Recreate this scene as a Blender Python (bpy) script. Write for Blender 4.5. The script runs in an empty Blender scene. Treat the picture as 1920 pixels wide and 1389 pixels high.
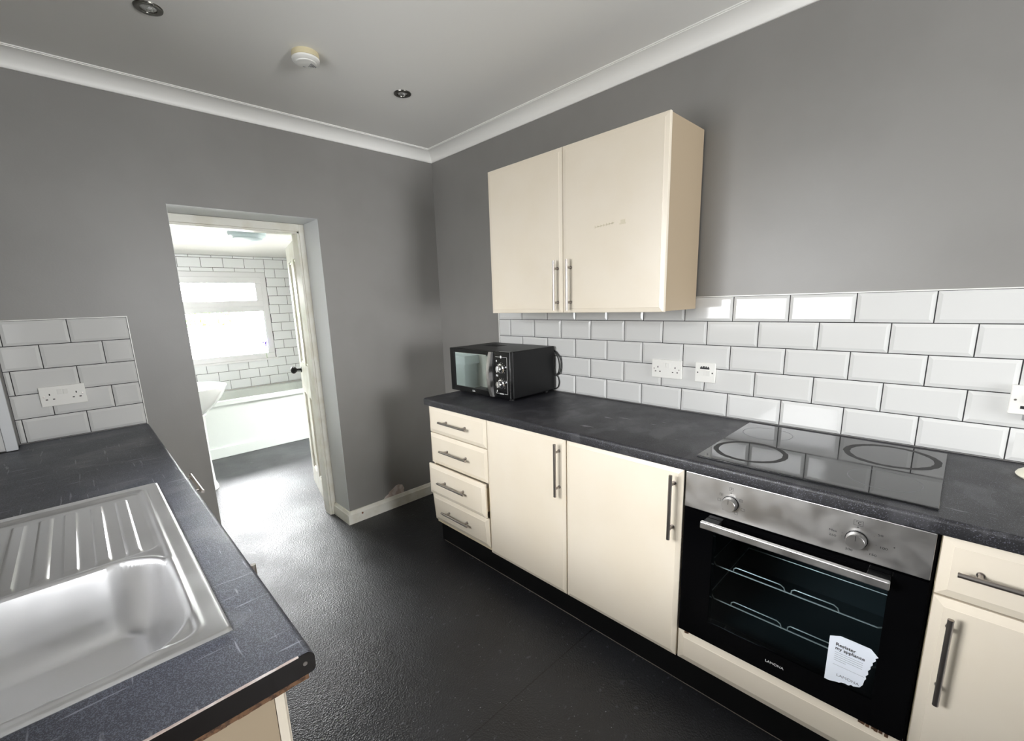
import bpy, bmesh, math, random
from mathutils import Vector, Matrix
random.seed(7)
SC = bpy.context.scene
COL = SC.collection
PI = math.pi

# ------------------------------------------------------------------ materials
def S(r, g, b):
    f = lambda c: (c/255/12.92) if c/255 <= .04045 else ((c/255+.055)/1.055)**2.4
    return (f(r), f(g), f(b), 1)

def mat(name, col, rough=.5, metal=0, bump=None, var=None, rvar=None, coat=0, spec=.5, emit=None):
    """bump=(scale,strength,kind)  var=(scale,colour2,lo,hi[,detail])  rvar=(scale,rough2)"""
    m = bpy.data.materials.new(name); m.use_nodes = True
    nt = m.node_tree; N = nt.nodes; L = nt.links
    p = N['Principled BSDF']
    p.inputs['Base Color'].default_value = col
    p.inputs['Roughness'].default_value = rough
    p.inputs['Metallic'].default_value = metal
    p.inputs['Specular IOR Level'].default_value = spec
    p.inputs['Coat Weight'].default_value = coat
    p.inputs['Coat Roughness'].default_value = .08
    tc = N.new('ShaderNodeTexCoord')
    if emit:
        p.inputs['Emission Color'].default_value = emit[0]; p.inputs['Emission Strength'].default_value = emit[1]
    if var:
        n = N.new('ShaderNodeTexNoise'); n.inputs['Scale'].default_value = var[0]
        n.inputs['Detail'].default_value = var[4] if len(var) > 4 else 6
        L.new(tc.outputs['Object'], n.inputs['Vector'])
        r = N.new('ShaderNodeValToRGB')
        r.color_ramp.elements[0].position = var[2]; r.color_ramp.elements[1].position = var[3]
        r.color_ramp.elements[0].color = col; r.color_ramp.elements[1].color = var[1]
        L.new(n.outputs['Fac'], r.inputs['Fac']); L.new(r.outputs['Color'], p.inputs['Base Color'])
    if rvar:
        n = N.new('ShaderNodeTexNoise'); n.inputs['Scale'].default_value = rvar[0]; n.inputs['Detail'].default_value = 5
        L.new(tc.outputs['Object'], n.inputs['Vector'])
        mr = N.new('ShaderNodeMapRange'); mr.inputs['From Min'].default_value = .35; mr.inputs['From Max'].default_value = .65
        mr.inputs['To Min'].default_value = rough; mr.inputs['To Max'].default_value = rvar[1]
        L.new(n.outputs['Fac'], mr.inputs['Value']); L.new(mr.outputs['Result'], p.inputs['Roughness'])
    if bump:
        if bump[2] == 'voronoi':
            t = N.new('ShaderNodeTexVoronoi'); o = t.outputs['Distance']
        else:
            t = N.new('ShaderNodeTexNoise'); t.inputs['Detail'].default_value = 4; o = t.outputs['Fac']
        t.inputs['Scale'].default_value = bump[0]
        L.new(tc.outputs['Object'], t.inputs['Vector'])
        b = N.new('ShaderNodeBump'); b.inputs['Strength'].default_value = bump[1]; b.inputs['Distance'].default_value = .002
        L.new(o, b.inputs['Height']); L.new(b.outputs['Normal'], p.inputs['Normal'])
    return m

def add_specks(m, scale, thresh, col, amount=1.0, mapping=None):
    """mixes small light specks / scratches into the base colour of a material"""
    nt = m.node_tree; N = nt.nodes; L = nt.links; p = N['Principled BSDF']
    tc = N.new('ShaderNodeTexCoord'); mp = N.new('ShaderNodeMapping')
    if mapping: mp.inputs['Scale'].default_value = mapping[0]; mp.inputs['Rotation'].default_value = mapping[1]
    L.new(tc.outputs['Object'], mp.inputs['Vector'])
    n = N.new('ShaderNodeTexNoise'); n.inputs['Scale'].default_value = scale; n.inputs['Detail'].default_value = 3
    L.new(mp.outputs['Vector'], n.inputs['Vector'])
    r = N.new('ShaderNodeMapRange'); r.inputs['From Min'].default_value = thresh; r.inputs['From Max'].default_value = thresh+.05
    r.inputs['To Max'].default_value = amount
    L.new(n.outputs['Fac'], r.inputs['Value'])
    mx = N.new('ShaderNodeMix'); mx.data_type = 'RGBA'
    src = p.inputs['Base Color'].links
    if src: L.new(src[0].from_socket, mx.inputs['A'])
    else: mx.inputs['A'].default_value = p.inputs['Base Color'].default_value
    mx.inputs['B'].default_value = col
    L.new(r.outputs['Result'], mx.inputs['Factor'])
    L.new(mx.outputs['Result'], p.inputs['Base Color'])
    return m

def glass(name, tint=(1, 1, 1, 1), rough=0.0, refl=1.0):
    m = bpy.data.materials.new(name); m.use_nodes = True
    nt = m.node_tree; N = nt.nodes; L = nt.links
    N.remove(N['Principled BSDF'])
    t = N.new('ShaderNodeBsdfTransparent'); t.inputs['Color'].default_value = tint
    g = N.new('ShaderNodeBsdfGlossy'); g.inputs['Roughness'].default_value = rough
    f = N.new('ShaderNodeFresnel'); f.inputs['IOR'].default_value = 1.5
    mu = N.new('ShaderNodeMath'); mu.operation = 'MULTIPLY'; mu.inputs[1].default_value = refl
    mx = N.new('ShaderNodeMixShader')
    L.new(f.outputs['Fac'], mu.inputs[0]); L.new(mu.outputs[0], mx.inputs['Fac'])
    L.new(t.outputs[0], mx.inputs[1]); L.new(g.outputs[0], mx.inputs[2])
    L.new(mx.outputs[0], N['Material Output'].inputs['Surface'])
    return m

M = {}
M['grey_wall'] = mat('grey_wall_paint', S(133, 131, 128), .40, bump=(140, .10, 'noise'), var=(2.5, S(138, 136, 133), .4, .6))
M['white_paint'] = mat('white_ceiling_paint', S(238, 237, 233), .6, bump=(120, .05, 'noise'))
M['coving'] = mat('coving_paint', S(243, 242, 238), .45)
M['gloss_white'] = mat('white_gloss_paint', S(236, 234, 224), .3, var=(9, S(226, 222, 208), .45, .6))
M['reveal'] = mat('pale_reveal_paint', S(214, 216, 218), .45, bump=(90, .12, 'noise'))
M['cream'] = mat('cream_laminate', S(232, 222, 205), .33, var=(3, S(229, 218, 199), .4, .6))
M['cream_edge'] = mat('cream_carcass', S(224, 211, 182), .5)
M['beige_panel'] = mat('beige_end_panel', S(168, 151, 127), .5)
M['black_plinth'] = mat('black_plinth', S(10, 10, 11), .5, spec=.3)
M['steel'] = mat('brushed_steel', (.55, .54, .53, 1), .32, 1, bump=(60, .05, 'noise'), rvar=(14, .45))
M['handle'] = mat('satin_nickel', (.36, .33, .31, 1), .33, 1)
M['chrome'] = mat('chrome', (.8, .8, .8, 1), .08, 1)
M['dark_chrome'] = mat('dark_chrome', (.16, .155, .14, 1), .22, 1)
M['tile'] = mat('white_glazed_tile', S(213, 213, 211), .07, spec=.55)
M['tile_bath'] = mat('bathroom_tile', S(246, 248, 250), .09)
M['grout'] = mat('charcoal_grout', S(46, 45, 46), .85)
M['black_gloss'] = mat('black_gloss_plastic', S(12, 12, 13), .12)
M['black_satin'] = mat('black_satin_metal', S(12, 12, 13), .42, spec=.3)
M['black_glass'] = mat('black_glass', S(5, 5, 6), .05, spec=.5)
M['rubber'] = mat('black_rubber', S(18, 18, 18), .6)
M['white_plastic'] = mat('white_plastic', S(232, 231, 226), .3)
M['ivory_plastic'] = mat('ivory_plastic', S(226, 222, 204), .4)
M['yellow_plastic'] = mat('aged_cream_plastic', S(208, 197, 163), .45)
M['hole'] = mat('dark_recess', S(10, 9, 9), .8)
M['print_black'] = mat('black_print', S(22, 22, 24), .5)
M['print_grey'] = mat('grey_print', S(120, 122, 130), .6)
M['print_white'] = mat('white_print', S(215, 215, 215), .5)
M['paper'] = mat('white_sticker_paper', S(232, 238, 248), .5)
M['porcelain'] = mat('white_porcelain', S(238, 240, 238), .1)
M['bath_white'] = mat('bath_acrylic', S(205, 211, 206), .18)
M['upvc'] = mat('white_upvc', S(240, 240, 242), .3)
M['glass'] = glass('window_glass', (.985, .985, .985, 1))
M['oven_glass'] = glass('tinted_oven_glass', (.80, .86, .87, 1), refl=.8)
M['oven_inside'] = mat('dark_enamel', S(34, 42, 46), .4)
M['mirror_glass'] = mat('mirrored_microwave_glass', (.36, .40, .40, 1), .03, 1)
M['chip'] = mat('chipboard_edge', S(112, 82, 58), .8, bump=(300, .5, 'noise'), var=(120, S(70, 48, 34), .45, .6))
M['black_edge'] = mat('black_edging_strip', S(20, 16, 14), .3, bump=(40, .05, 'noise'))
M['plaster'] = mat('bare_plaster', S(196, 178, 170), .9, bump=(80, .5, 'noise'), var=(25, S(222, 212, 208), .45, .6))
M['sealant'] = mat('dirty_sealant', S(128, 120, 112), .7)
M['rust'] = mat('rust_mark', S(120, 70, 45), .8)
M['purple'] = mat('purple_petal', S(140, 110, 220), .6)
M['green'] = mat('hedge_leaf', S(110, 170, 60), .6)
M['outdoor'] = mat('pale_garden_paving', S(190, 188, 180), .9)
M['render_wall'] = mat('white_garden_wall', S(230, 230, 228), .9)
M['burnt'] = mat('burnt_ring_residue', S(22, 21, 22), .6, bump=(400, .5, 'noise'))
M['ring_line'] = mat('printed_zone_line', S(96, 96, 100), .4)
M['residue'] = mat('old_sticker_residue', S(218, 208, 184), .6)
M['black_enamel'] = mat('black_knob', S(6, 6, 6), .4, spec=.3)
M['rack'] = mat('bright_steel_wire', (.75, .75, .75, 1), .35, .6)
M['lens'] = mat('lamp_lens', (.6, .6, .58, 1), .15, .8, bump=(220, .6, 'voronoi'))
M['opal'] = mat('opal_diffuser', S(196, 214, 220), .35)
M['grey_plastic'] = mat('grey_plastic', S(150, 150, 150), .5)
M['hose_white'] = mat('white_bin_plastic', S(206, 214, 216), .4)

# worktops: charcoal laminate with fine speckle, pale smears and grain
def worktop_mat(name, smear, base, rg):
    m = mat(name, base, rg, bump=(420, .35, 'noise'), rvar=(5, .5), spec=.5)
    add_specks(m, 420, .60, S(104, 104, 116), .8)
    add_specks(m, 7, .56, S(98, 98, 102), smear, ((1, 1.6, 1), (0, 0, .7)))
    add_specks(m, 60, .70, S(170, 170, 176), .5, ((1, .15, 1), (0, 0, .5)))
    return m
M['worktop'] = worktop_mat('charcoal_worktop', .22, S(34, 34, 37), .36)
M['worktop_worn_sheen'] = worktop_mat('worn_charcoal_worktop_sheen', .5, S(58, 60, 69), .38)  # window sheen painted in as a paler bluish base, under real wear
add_specks(M['worktop_worn_sheen'], 620, .52, S(120, 124, 138), .55)
add_specks(M['worktop_worn_sheen'], 110, .66, S(168, 170, 180), .5, ((1, .06, 1), (0, 0, 1.1)))
add_specks(M['worktop_worn_sheen'], 90, .67, S(168, 170, 180), .5, ((.07, 1, 1), (0, 0, .4)))

# hob glass
m = mat('ceramic_hob_glass', S(24, 24, 26), .035, spec=.75, rvar=(6, .09))
add_specks(m, 5, .55, S(52, 51, 52), .5, ((1, 2.2, 1), (0, 0, .4)))
M['hob'] = m

# sink steel
m = mat('scratched_stainless_steel', (.93, .93, .94, 1), .29, 1, bump=(30, .05, 'noise'), rvar=(10, .38))
M['sink'] = m

# floor vinyl: near-black grained sheet with scuffs, pale specks and two welded seams
m = mat('black_vinyl_floor', S(36, 37, 40), .36, bump=(170, .6, 'voronoi'), rvar=(2.6, .5), spec=.5,
        var=(2.2, S(30, 30, 32), .4, .6))
add_specks(m, 130, .70, S(170, 172, 178), .9)
add_specks(m, 26, .66, S(84, 86, 92), .6, ((1, 1.7, 1), (0, 0, .6)))
nt = m.node_tree; N = nt.nodes; L = nt.links; p = N['Principled BSDF']
tc = N.new('ShaderNodeTexCoord'); sx = N.new('ShaderNodeSeparateXYZ'); L.new(tc.outputs['Object'], sx.inputs[0])
def seam(y0, slope):
    a = N.new('ShaderNodeMath'); a.operation = 'MULTIPLY_ADD'; a.inputs[1].default_value = -slope; a.inputs[2].default_value = -y0
    L.new(sx.outputs['X'], a.inputs[0])
    b = N.new('ShaderNodeMath'); b.operation = 'ADD'; L.new(sx.outputs['Y'], b.inputs[0]); L.new(a.outputs[0], b.inputs[1])
    c = N.new('ShaderNodeMath'); c.operation = 'ABSOLUTE'; L.new(b.outputs[0], c.inputs[0])
    d = N.new('ShaderNodeMath'); d.operation = 'LESS_THAN'; d.inputs[1].default_value = .0024; L.new(c.outputs[0], d.inputs[0])
    return d
s1 = seam(-1.745, -.012); s2 = seam(.688, .381)
mxm = N.new('ShaderNodeMath'); mxm.operation = 'MAXIMUM'; L.new(s1.outputs[0], mxm.inputs[0]); L.new(s2.outputs[0], mxm.inputs[1])
mx = N.new('ShaderNodeMix'); mx.data_type = 'RGBA'; L.new(p.inputs['Base Color'].links[0].from_socket, mx.inputs['A'])
mx.inputs['B'].default_value = S(8, 8, 9); L.new(mxm.outputs[0], mx.inputs['Factor']); L.new(mx.outputs['Result'], p.inputs['Base Color'])
M['floor'] = m

# ------------------------------------------------------------------ mesh helpers
class MB:
    def __init__(s): s.b = bmesh.new()
    def box(s, x0, x1, y0, y1, z0, z1, bev=0, seg=2, m4=None):
        v = [s.b.verts.new((x, y, z)) for x in (x0, x1) for y in (y0, y1) for z in (z0, z1)]
        F = [(0, 1, 3, 2), (4, 6, 7, 5), (0, 4, 5, 1), (2, 3, 7, 6), (0, 2, 6, 4), (1, 5, 7, 3)]
        fs = [s.b.faces.new([v[i] for i in f]) for f in F]
        if bev:
            r = bmesh.ops.bevel(s.b, geom=list({e for f in fs for e in f.edges}), offset=bev, segments=seg, profile=.5, affect='EDGES')
            vv = list({w for f in r['faces'] for w in f.verts} | {w for w in v if w.is_valid})
        else: vv = v
        if m4: bmesh.ops.transform(s.b, matrix=m4, verts=vv)
        return s
    def prism(s, pts, axis, a, b, cap=True):
        """pts: 2-D outline; axis 'x','y','z' is the extrusion axis; other two coords in cyclic natural order"""
        def P(u, v, t):
            return {'x': (t, u, v), 'y': (u, t, v), 'z': (u, v, t)}[axis]
        A = [s.b.verts.new(P(u, v, a)) for u, v in pts]; B = [s.b.verts.new(P(u, v, b)) for u, v in pts]
        n = len(pts)
        for i in range(n): s.b.faces.new((A[i], A[(i+1) % n], B[(i+1) % n], B[i]))
        if cap: s.b.faces.new(A[::-1]); s.b.faces.new(B)
        return s
    def lathe(s, prof, c=(0, 0, 0), n=32, axis='z', sx=1, sy=1):
        """prof: list of (r, h) from one end to the other"""
        rings = []
        for r, h in prof:
            if r < 1e-6: rings.append([s._p(c, 0, 0, h, axis)]); continue
            rings.append([s._p(c, r*sx*math.cos(2*PI*i/n), r*sy*math.sin(2*PI*i/n), h, axis) for i in range(n)])
        for A, B in zip(rings, rings[1:]):
            for i in range(n):
                j = (i+1) % n
                if len(A) == 1 and len(B) == 1: break
                if len(A) == 1: s.b.faces.new((A[0], B[i], B[j]))
                elif len(B) == 1: s.b.faces.new((A[i], A[j], B[0]))
                else: s.b.faces.new((A[i], A[j], B[j], B[i]))
        return s
    def _p(s, c, u, v, h, axis):
        q = {'z': (u, v, h), 'x': (h, u, v), 'y': (v, h, u)}[axis]
        return s.b.verts.new((c[0]+q[0], c[1]+q[1], c[2]+q[2]))
    def cyl(s, p0, p1, r, n=16, cap=True):
        return s.tube([p0, p1], r, n, cap)
    def tube(s, pts, r, n=10, cap=True):
        pts = [Vector(p) for p in pts]; rings = []; up = None
        for i, p in enumerate(pts):
            t = (pts[min(i+1, len(pts)-1)]-pts[max(i-1, 0)]).normalized()
            if up is None: up = Vector((0, 0, 1)) if abs(t.z) < .9 else Vector((1, 0, 0))
            a = t.cross(up).normalized(); b = a.cross(t).normalized(); up = b
            rr = r[i] if isinstance(r, (list, tuple)) else r
            rings.append([s.b.verts.new(p+rr*(math.cos(2*PI*k/n)*a+math.sin(2*PI*k/n)*b)) for k in range(n)])
        for A, B in zip(rings, rings[1:]):
            for k in range(n): s.b.faces.new((A[k], A[(k+1) % n], B[(k+1) % n], B[k]))
        if cap: s.b.faces.new(rings[0][::-1]); s.b.faces.new(rings[-1])
        return s

def origin(o):
    v = Vector((0, 0, 0))
    while o is not None: v = v+o.location; o = o.parent
    return v

def build(name, mb, material, parent=None, smooth=False, local=False, label=None):
    """world-coordinate mesh, re-expressed in the parent's frame"""
    b = mb.b
    if parent is not None and not local: bmesh.ops.translate(b, verts=b.verts, vec=-origin(parent))
    bmesh.ops.recalc_face_normals(b, faces=b.faces)
    me = bpy.data.meshes.new(name); b.to_mesh(me); b.free()
    me.materials.append(M[material] if isinstance(material, str) else material)
    for q in me.polygons: q.use_smooth = bool(smooth)
    o = bpy.data.objects.new(name, me); COL.objects.link(o)
    if smooth:
        try: me.set_sharp_from_angle(angle=math.radians(38))
        except Exception: pass
    if parent is not None: o.parent = parent
    if label: o['label'] = label
    return o

def empty(name, loc, label, cat, group=None, rotz=0):
    o = bpy.data.objects.new(name, None); COL.objects.link(o)
    o.location = loc; o.rotation_euler = (0, 0, rotz); o.empty_display_size = .05
    o['label'] = label; o['category'] = cat
    if group: o['group'] = group
    return o

def tag(o, label, cat, group=None):
    o['label'] = label; o['category'] = cat
    if group: o['group'] = group
    return o

def struct(name, mb, m, smooth=False):
    o = build(name, mb, m, smooth=smooth); o['kind'] = 'structure'; return o

def text(name, s, size, m4, material, parent, depth=.0002, align='CENTER', xs=1, bold=0):
    """lettering as thin raised mesh; m4 in the parent's local frame"""
    c = bpy.data.curves.new(name, 'FONT'); c.body = s; c.size = size; c.extrude = depth; c.align_x = align; c.align_y = 'CENTER'; c.offset = bold
    t = bpy.data.objects.new(name, c); COL.objects.link(t)
    bpy.context.view_layer.update()
    me = bpy.data.meshes.new_from_object(t.evaluated_get(bpy.context.evaluated_depsgraph_get()))
    bpy.data.objects.remove(t)
    me.transform(m4 @ Matrix.Diagonal((xs, 1, 1, 1)))
    me.name = name; me.materials.clear(); me.materials.append(M[material])
    o = bpy.data.objects.new(name, me); COL.objects.link(o); o.parent = parent
    return o

def faceX(x, y, z):   # lettering on a surface that faces -x
    return Matrix(((0, 0, -1, x), (-1, 0, 0, y), (0, 1, 0, z), (0, 0, 0, 1)))

# ------------------------------------------------------------------ dimensions (metres; right wall x=0, far wall y=0)
CEIL = 2.455; XL = -2.39; YB = -6.0
W = .909; BC = 2.018; BY = 2.92; BXL = -1.70
T = .12

# ------------------------------------------------------------------ room shell
struct('floor', MB().box(XL-T, T, YB-T, BY+T, -.1, 0), 'floor')
struct('ceiling', MB().box(XL-T, T, YB-T, 0, CEIL, CEIL+.12), 'white_paint')
wr = struct('wall_right', MB().box(0, T, YB-T, BY+T, 0, CEIL+.12), 'grey_wall')
# far wall with the doorway opening
DX0, DX1, DZ = -1.567, -.845, 1.948
DY = .36
b = MB()
b.box(XL-T, DX0, .0, DY, 0, CEIL+.12); b.box(DX1, 0, 0, DY, 0, CEIL+.12); b.box(DX0, DX1, 0, DY, DZ, CEIL+.12)
wf = struct('wall_far', b, 'grey_wall')
b = MB()   # pale painted skin of the doorway reveal
e = .0015
b.box(DX1-e, DX1, .002, .22, 0, DZ); b.box(DX0, DX0+e, .002, .22, 0, DZ); b.box(DX0, DX1, .002, .22, DZ-e, DZ)
build('doorway_reveal', b, 'reveal', wf, label='pale painted doorway reveal')
# back wall, behind the camera, with an opening for a window added to light the kitchen
QX0, QX1, QZ0, QZ1 = -1.35, -.1, .7, 2.25
b = MB()
b.box(XL-T, QX0, YB-T, YB, 0, CEIL+.12); b.box(QX1, T, YB-T, YB, 0, CEIL+.12)
b.box(QX0, QX1, YB-T, YB, 0, QZ0); b.box(QX0, QX1, YB-T, YB, QZ1, CEIL+.12)
struct('wall_back', b, 'grey_wall')
# left wall with the window over the sink
KY0, KY1, KZ0, KZ1 = -2.12, -.92, 1.12, 2.12
b = MB()
b.box(XL-.2, XL, YB, KY0, 0, CEIL+.12); b.box(XL-.2, XL, KY1, 0, 0, CEIL+.12)
b.box(XL-.2, XL, KY0, KY1, 0, KZ0); b.box(XL-.2, XL, KY0, KY1, KZ1, CEIL+.12)
struct('wall_left', b, 'grey_wall')
# boxed-in pipe duct in the far left corner
bx = struct('wall_duct', MB().box(XL, -2.222, -.105, 0, W+.002, CEIL), 'grey_wall')

# bathroom shell
struct('wall_bathroom_left', MB().box(BXL-T, BXL, DY, BY+T, 0, BC+.1), 'white_paint')
WX0, WX1, WZ0, WZ1 = -1.53, -.31, .875, 1.848
b = MB()
b.box(BXL-T, WX0, BY, BY+T, 0, BC+.1); b.box(WX1, 0, BY, BY+T, 0, BC+.1)
b.box(WX0, WX1, BY, BY+T, 0, WZ0); b.box(WX0, WX1, BY, BY+T, WZ1, BC+.1)
wb = struct('wall_bathroom_far', b, 'white_paint')
struct('wall_bathroom_right', MB().box(-.02, 0, DY, BY, 0, BC), 'white_paint')
RX0, RX1, RY0, RY1 = -.52, -.06, .45, 1.5      # added rooflight near the door, unseen above the view, to brighten the bathroom
b = MB(); b.box(BXL-T, 0, DY, RY0, BC, BC+.1); b.box(BXL-T, 0, RY1, BY+T, BC, BC+.1); b.box(BXL-T, RX0, RY0, RY1, BC, BC+.1); b.box(RX1, 0, RY0, RY1, BC, BC+.1)
cbm = struct('ceiling_bathroom', b, 'white_paint')

# coving (plaster cove) as trims
def cove_profile(n=8):
    d, hgt = .082, .062
    pts = [(0, 0), (0, -hgt), (.006, -hgt)]
    for i in range(n+1):
        a = i/n*PI/2
        pts.append((.008+(d-.014)*(1-math.cos(a)), -hgt+.002+(hgt-.009)*math.sin(a)))
    pts += [(d-.006, -.004), (d, -.004), (d, 0)]
    return pts
def coving(name, axis, a0, a1, wall, sgn):
    b = MB(); pr = cove_profile()
    def P(t, u, v): return (t, wall+sgn*u, CEIL+v) if axis == 'x' else (wall+sgn*u, t, CEIL+v)
    rows = []
    for u, v in pr:     # mitred ends
        rows.append((b.b.verts.new(P(a0+u, u, v)), b.b.verts.new(P(a1-u, u, v))))
    n = len(rows)
    for i in range(n): j = (i+1) % n; b.b.faces.new((rows[i][0], rows[j][0], rows[j][1], rows[i][1]))
    return struct(name, b, 'coving', smooth=True)
coving('trim_1', 'x', XL, 0, 0, -1)
coving('trim_2', 'y', YB, 0, 0, -1)
coving('trim_3', 'y', YB, 0, XL, 1)

# skirting
def skirt(name, axis, a0, a1, base, sgn, h=.088, d=.018):
    pr = [(0, 0), (d, 0), (d, h-.022), (d-.004, h-.016), (d-.009, h-.003), (d-.012, h), (0, h)]
    b = MB(); A = []; 
    for u, v in pr:
        P = (lambda t: (t, base+sgn*u, v)) if axis == 'x' else (lambda t: (base+sgn*u, t, v))
        A.append((b.b.verts.new(P(a0)), b.b.verts.new(P(a1))))
    n = len(A)
    for i in range(n): j = (i+1) % n; b.b.faces.new((A[i][0], A[j][0], A[j][1], A[i][1]))
    b.b.faces.new([q[0] for q in A][::-1]); b.b.faces.new([q[1] for q in A])
    return struct(name, b, 'gloss_white')
bf = skirt('baseboard_far', 'x', DX1-.0002, 0, 0, -1)
skirt('baseboard_right', 'y', -.60, -.018, 0, -1)
skirt('baseboard_reveal', 'y', -.018, .218, DX1, -1)
build('rust_mark', MB().lathe([(0, -.0008), (.006, -.0006), (.007, 0)], (-.765, -.0182, .055), 8, 'y'), 'rust', bf)

# patch of bare plaster where the paint has come off, above the skirting
pts = [(-.592, .089), (-.575, .104), (-.552, .113), (-.545, .127), (-.515, .142), (-.487, .158), (-.468, .160), (-.436, .148), (-.424, .118), (-.428, .089)]
build('bare_plaster_patch', MB().prism(pts, 'y', -.0016, .0005), 'plaster', wf, label='patch of bare pinkish plaster above the skirting')

# ------------------------------------------------------------------ tiling
def tiling(name, parent, axis, plane, a_start, sgn, rows, z0, R, pitch, a_end, holes=(), first_half=lambda k: k % 2 == 1, grout_g=.0032, ztop=None, material='tile', bev=.011, th=.0078, label=None):
    """axis 'y': wall x=plane, tiles run along y from a_start in direction sgn. axis 'x': wall y=plane facing -y."""
    b = MB()
    def Pt(a, z, d): return (plane-d, a, z) if axis == 'y' else (a, plane-d, z)
    def tile(a0, a1, zz0, zz1):
        g = grout_g/2; a0 += g; a1 -= g; zz0 += g; zz1 -= g
        if a1-a0 < .004 or zz1-zz0 < .004: return
        bb = min(bev, (a1-a0)*.35, (zz1-zz0)*.35)
        lv = []
        for (i, d) in ((0, .001), (0, .0042), (bb, th)):
            lv.append([b.b.verts.new(Pt(a, z, d)) for a, z in ((a0+i, zz0+i), (a1-i, zz0+i), (a1-i, zz1-i), (a0+i, zz1-i))])
        for A, B in zip(lv, lv[1:]):
            for i in range(4): j = (i+1) % 4; b.b.faces.new((A[i], A[j], B[j], B[i]))
        b.b.faces.new(lv[-1])
    lo, hi = min(a_start, a_end), max(a_start, a_end)
    for k in range(rows):
        za, zb = z0+k*R, z0+(k+1)*R
        if ztop: zb = min(zb, ztop)
        edges = [a_start]; t = a_start+sgn*(pitch/2 if first_half(k) else pitch)
        while (t-a_end)*sgn < 0: edges.append(t); t += sgn*pitch
        edges.append(a_end)
        for u, v in zip(edges, edges[1:]):
            u, v = min(u, v), max(u, v)
            segs = [(u, v, za, zb)]
            for (h0, h1, hz0, hz1) in holes:
                out = []
                for (s0, s1, c0, c1) in segs:
                    if s1 <= h0 or s0 >= h1 or c1 <= hz0 or c0 >= hz1: out.append((s0, s1, c0, c1)); continue
                    if s0 < h0: out.append((s0, h0, c0, c1))
                    if s1 > h1: out.append((h1, s1, c0, c1))
                    if c0 < hz0: out.append((max(s0, h0), min(s1, h1), c0, hz0))
                    if c1 > hz1: out.append((max(s0, h0), min(s1, h1), hz1, c1))
                segs = out
            for q in segs: tile(*q)
    o = build(name, b, material, parent, label=label)
    # grout bed
    g = MB(); zt = ztop or z0+rows*R
    rects = [(lo, hi, z0, zt)]
    for (h0, h1, hz0, hz1) in holes:
        rects = [(lo, h0, z0, zt), (h1, hi, z0, zt), (h0, h1, z0, hz0), (h0, h1, hz1, zt)]
    for (a0, a1, c0, c1) in rects:
        if axis == 'y': g.box(plane-.0041, plane, a0, a1, c0, c1)
        else: g.box(a0, a1, plane-.0041, plane, c0, c1)
    build('grout', g, 'grout', o)
    return o
TZ = W+.0036
tr = tiling('tile_splashback', wr, 'y', 0, -.637, -1, 5, TZ, .1024, .202, -3.75, label='bevelled white metro tile splashback on the right wall')
tl = tiling('tile_splashback', wf, 'x', 0, -1.795, -1, 5, TZ, .1024, .202, -2.219, label='small bevelled white metro tile panel on the far wall')
# metal edge trim around the small panel
b = MB(); b.box(-1.795, -1.7915, -.009, 0, W, TZ+.5125); b.box(-2.22, -1.7915, -.009, 0, TZ+.5120, TZ+.5155)
build('tile_edge_trim', b, 'white_plastic', tl)
b = MB(); b.box(-.009, 0, -3.75, -.6335, TZ+.512, TZ+.5155); b.box(-.009, 0, -.637, -.6335, W, TZ+.512)
build('tile_edge_trim', b, 'white_plastic', tr)
t3 = tiling('tile_splashback', bx, 'x', -.105, -2.222-.030, -1, 5, TZ, .1024, .202, XL, label='tiled face of the boxed-in duct')
build('tile_edge_trim', MB().box(-2.252, -2.218, -.117, -.105, W+.003, TZ+.515, .002), 'reveal', t3, label='grey corner trim')
tiling('tile_wall', wb, 'x', BY, 0.0, -1, 15, 1.788-.1015*12, .1015, .2035, BXL, holes=[(WX0, WX1, WZ0, WZ1)], ztop=BC-.001, material='tile_bath', bev=.006, th=.0065, grout_g=.0038,
       first_half=lambda k: k % 2 == 1, label='white metro tiles around the bathroom window')

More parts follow.
